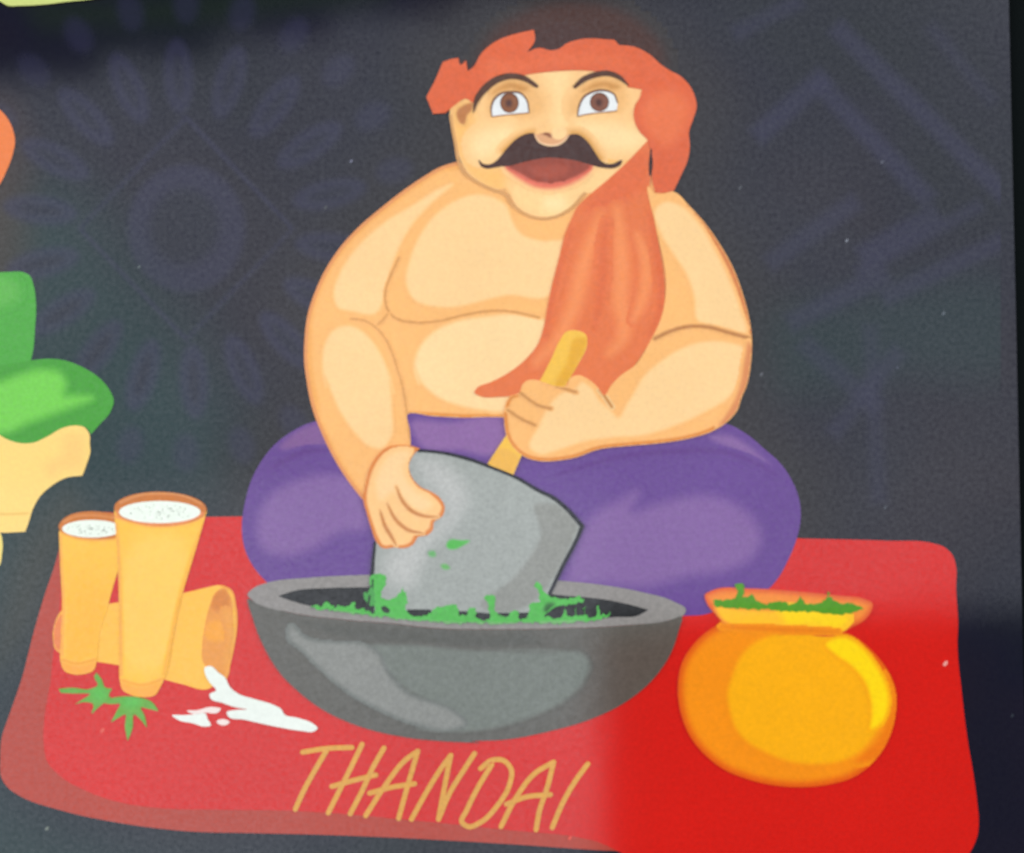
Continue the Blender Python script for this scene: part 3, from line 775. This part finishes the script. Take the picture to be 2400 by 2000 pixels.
p.fill("D:750,550* 768,800 783,1200 786,1500 E:790,560 802,602 860,640 950,655 1020,640 1052,590 1082,530 1130,300 D:1192,1120 1242,950 1302,750 1358,555* 1200,520 900,520", 10, CU)
p.soft("D:740,1000 1300,1000 E:1200,700 740,700", 10.3, CU, (255, 190, 78), 190)
p.soft("D:1000,700 1100,700 E:1010,480 900,480", 10.4, CU, (255, 212, 112), 60, None, True, 0.05, 0.6)
p.softline("D:764,640 776,800 790,1200 794,1500 E:796,540", 10.6, CU, (246, 176, 92), 7, 8)
p.softline("D:1345,620 1294,750 1234,950 1184,1120 E:1122,300 1074,520", 10.6, CU, (248, 180, 80), 7, 8)
p.soft("E:790,540 930,575 1080,535 1055,600 1020,645 950,658 860,642 800,600", 10.6, CU, CB, 8)
p.softline("E:800,545 930,577 1078,535", 11, (255, 190, 88), (244, 168, 72), 4, 5)
p.softline("D:765,590 880,625 1000,648 1150,642 1300,602 1340,580", 11, CU, (244, 162, 100), 8, 7)
p.done()
p = Part('rim', tb)
p.fill(ell('D', 1053, 540, 303, 112, 48, 0.02), 11.2, CR_)
p.softline("D:790,500 900,455 1050,440 1200,452 1320,505", 11.7, CR_, (228, 164, 110), 4, 4)
p.softline("D:770,560 880,618 1040,645 1200,630 1335,570", 11.8, CR_, (244, 160, 110), 6, 5)
p.done()
froth(tb, ell("D", 1050, 561, 268, 73), 12)

# ================================================================== MILK SPILL, LEAVES, LETTERING, DUST
mk = thing('milk_spill', 'white milk spilled on the red mat from the toppled tumbler, with loose splashes', 'spilled milk', (620, 1690))
WH = (238, 246, 238)
p = Part('splash', mk); p.fill("E:1343,462 1380,450 1430,490 1480,530 1510,590 1560,630 1680,670 1800,708 1850,738 1862,765 1950,790 2060,833 2086,860 2060,880 1980,876 1800,846 1600,802 1500,782 1488,755 1540,740 1625,735 1540,720 1460,692 1382,662 1375,637 1420,612 1380,562 1350,510", 13, WH, 0.06); p.done()
for pts in ("E:1128,775 1200,774 1290,768 1350,764 1362,800 1386,842 1350,850 1260,826 1180,810", "E:1225,745 1290,742 1390,720 1450,734 1432,756 1340,758 1280,770", "E:1420,816 1470,800 1508,820 1480,840 1440,836"):
    q = Part('splash_drop', mk); q.fill(pts, 6, WH if '1128' in pts else (246, 230, 224), 0.06); q.done()
LG, LGL = (130, 186, 94), (116, 198, 102)
lf = thing('leaf', 'small green jagged leaf just below the narrower standing tumbler', 'leaf', (230, 1625), 'green jagged leaves on the mat')
p = Part('leaf_blade', lf); p.fill("E:385,600* 480,594 590,602 642,575 618,520 632,495* 668,540 690,592 735,600* 715,650 745,672 690,690 650,720 600,768* 612,702 560,688 492,702* 555,662 590,640 480,632 400,628*", 7, LG, 0.12); p.soft(ell('E', 650, 635, 55, 48), 7.6, LG, LGL, 24, 0.12); p.done()
lf = thing('leaf', 'larger green jagged leaf below the tall tumbler, pointing down', 'leaf', (305, 1655), 'green jagged leaves on the mat')
p = Part('leaf_blade', lf); p.fill("E:668,690* 740,660 830,650 900,655 1000,690 1042,748* 960,730 925,722 950,780 964,855* 910,790 882,768 870,860 838,942* 820,850 822,768 780,790 728,822* 770,740 790,702 720,702", 8, LG, 0.12); p.soft(ell('E', 860, 690, 65, 42), 8.6, LG, LGL, 24, 0.12); p.done()

lt = thing('lettering', 'ochre brush lettering reading THANDAI along the lower edge of the red mat', 'lettering', (1000, 1930))
LC = (227, 174, 92)
LET = [('T', ["N:255,148 380,128 525,122", "N:385,140 320,250 255,370 215,460"]),
       ('H', ["N:580,105 520,230 440,390 395,480", "N:700,125 640,230 580,360 515,485", "N:415,335 540,300 655,272"]),
       ('A', ["N:600,495 700,340 830,180 885,142* 850,260 810,400 780,510", "N:622,372 740,340 868,320"]),
       ('N', ["N:850,515 930,370 1010,240 1065,165* 1040,290 998,515* 1060,370 1140,240 1195,155"]),
       ('D', ["N:1228,238 1290,192 1350,192 1395,240 1385,330 1320,440 1230,530 1160,555 1125,530 1150,470 1220,330 1290,215"]),
       ('A', ["N:1340,555 1420,400 1530,260 1628,202* 1590,350 1550,470 1532,572", "N:1370,432 1480,392 1610,380"]),
       ('I', ["N:1815,212 1750,300 1680,420 1620,560"])]
for ch, ss in LET:
    q = Part('letter', lt)
    for i, st in enumerate(ss):
        q.stroke(st, 5 + i * 0.9, LC, 11.8, 0.12)
    q.done()

d = Part('dust', None)
for (x, y, r, c, z) in ((2216, 1556, 6.5, (240, 170, 160), 5), (1985, 564, 4, (150, 155, 165), 1.5), (2068, 380, 5, (110, 112, 124), 1.5), (1735, 440, 5, (104, 106, 112), 1.5), (1785, 878, 4.5, (120, 122, 128), 1.5),
                        (2212, 735, 4.5, (116, 124, 132), 1.5), (823, 378, 4, (140, 142, 160), 1.5), (763, 487, 5, (104, 106, 110), 1.5), (110, 1943, 5, (140, 148, 140), 1.5), (240, 1713, 6, (232, 120, 108), 4),
                        (2373, 1678, 4, (90, 94, 100), 1.5), (2075, 1190, 4, (104, 108, 116), 1.5), (2104, 862, 4, (100, 104, 116), 1.5), (1336, 1965, 5, (236, 116, 104), 4), (326, 626, 3.5, (120, 130, 130), 1.5)):
    d.fill([(x - r, y + r * .4), (x - r * .2, y - r * .9), (x + r * .9, y - r), (x + r * .6, y + r * .3), (x - r * .3, y + r)], z, c, 0.05)
o = d.done(); o['kind'] = 'stuff'; o['label'] = 'pale dust specks scattered over the card'
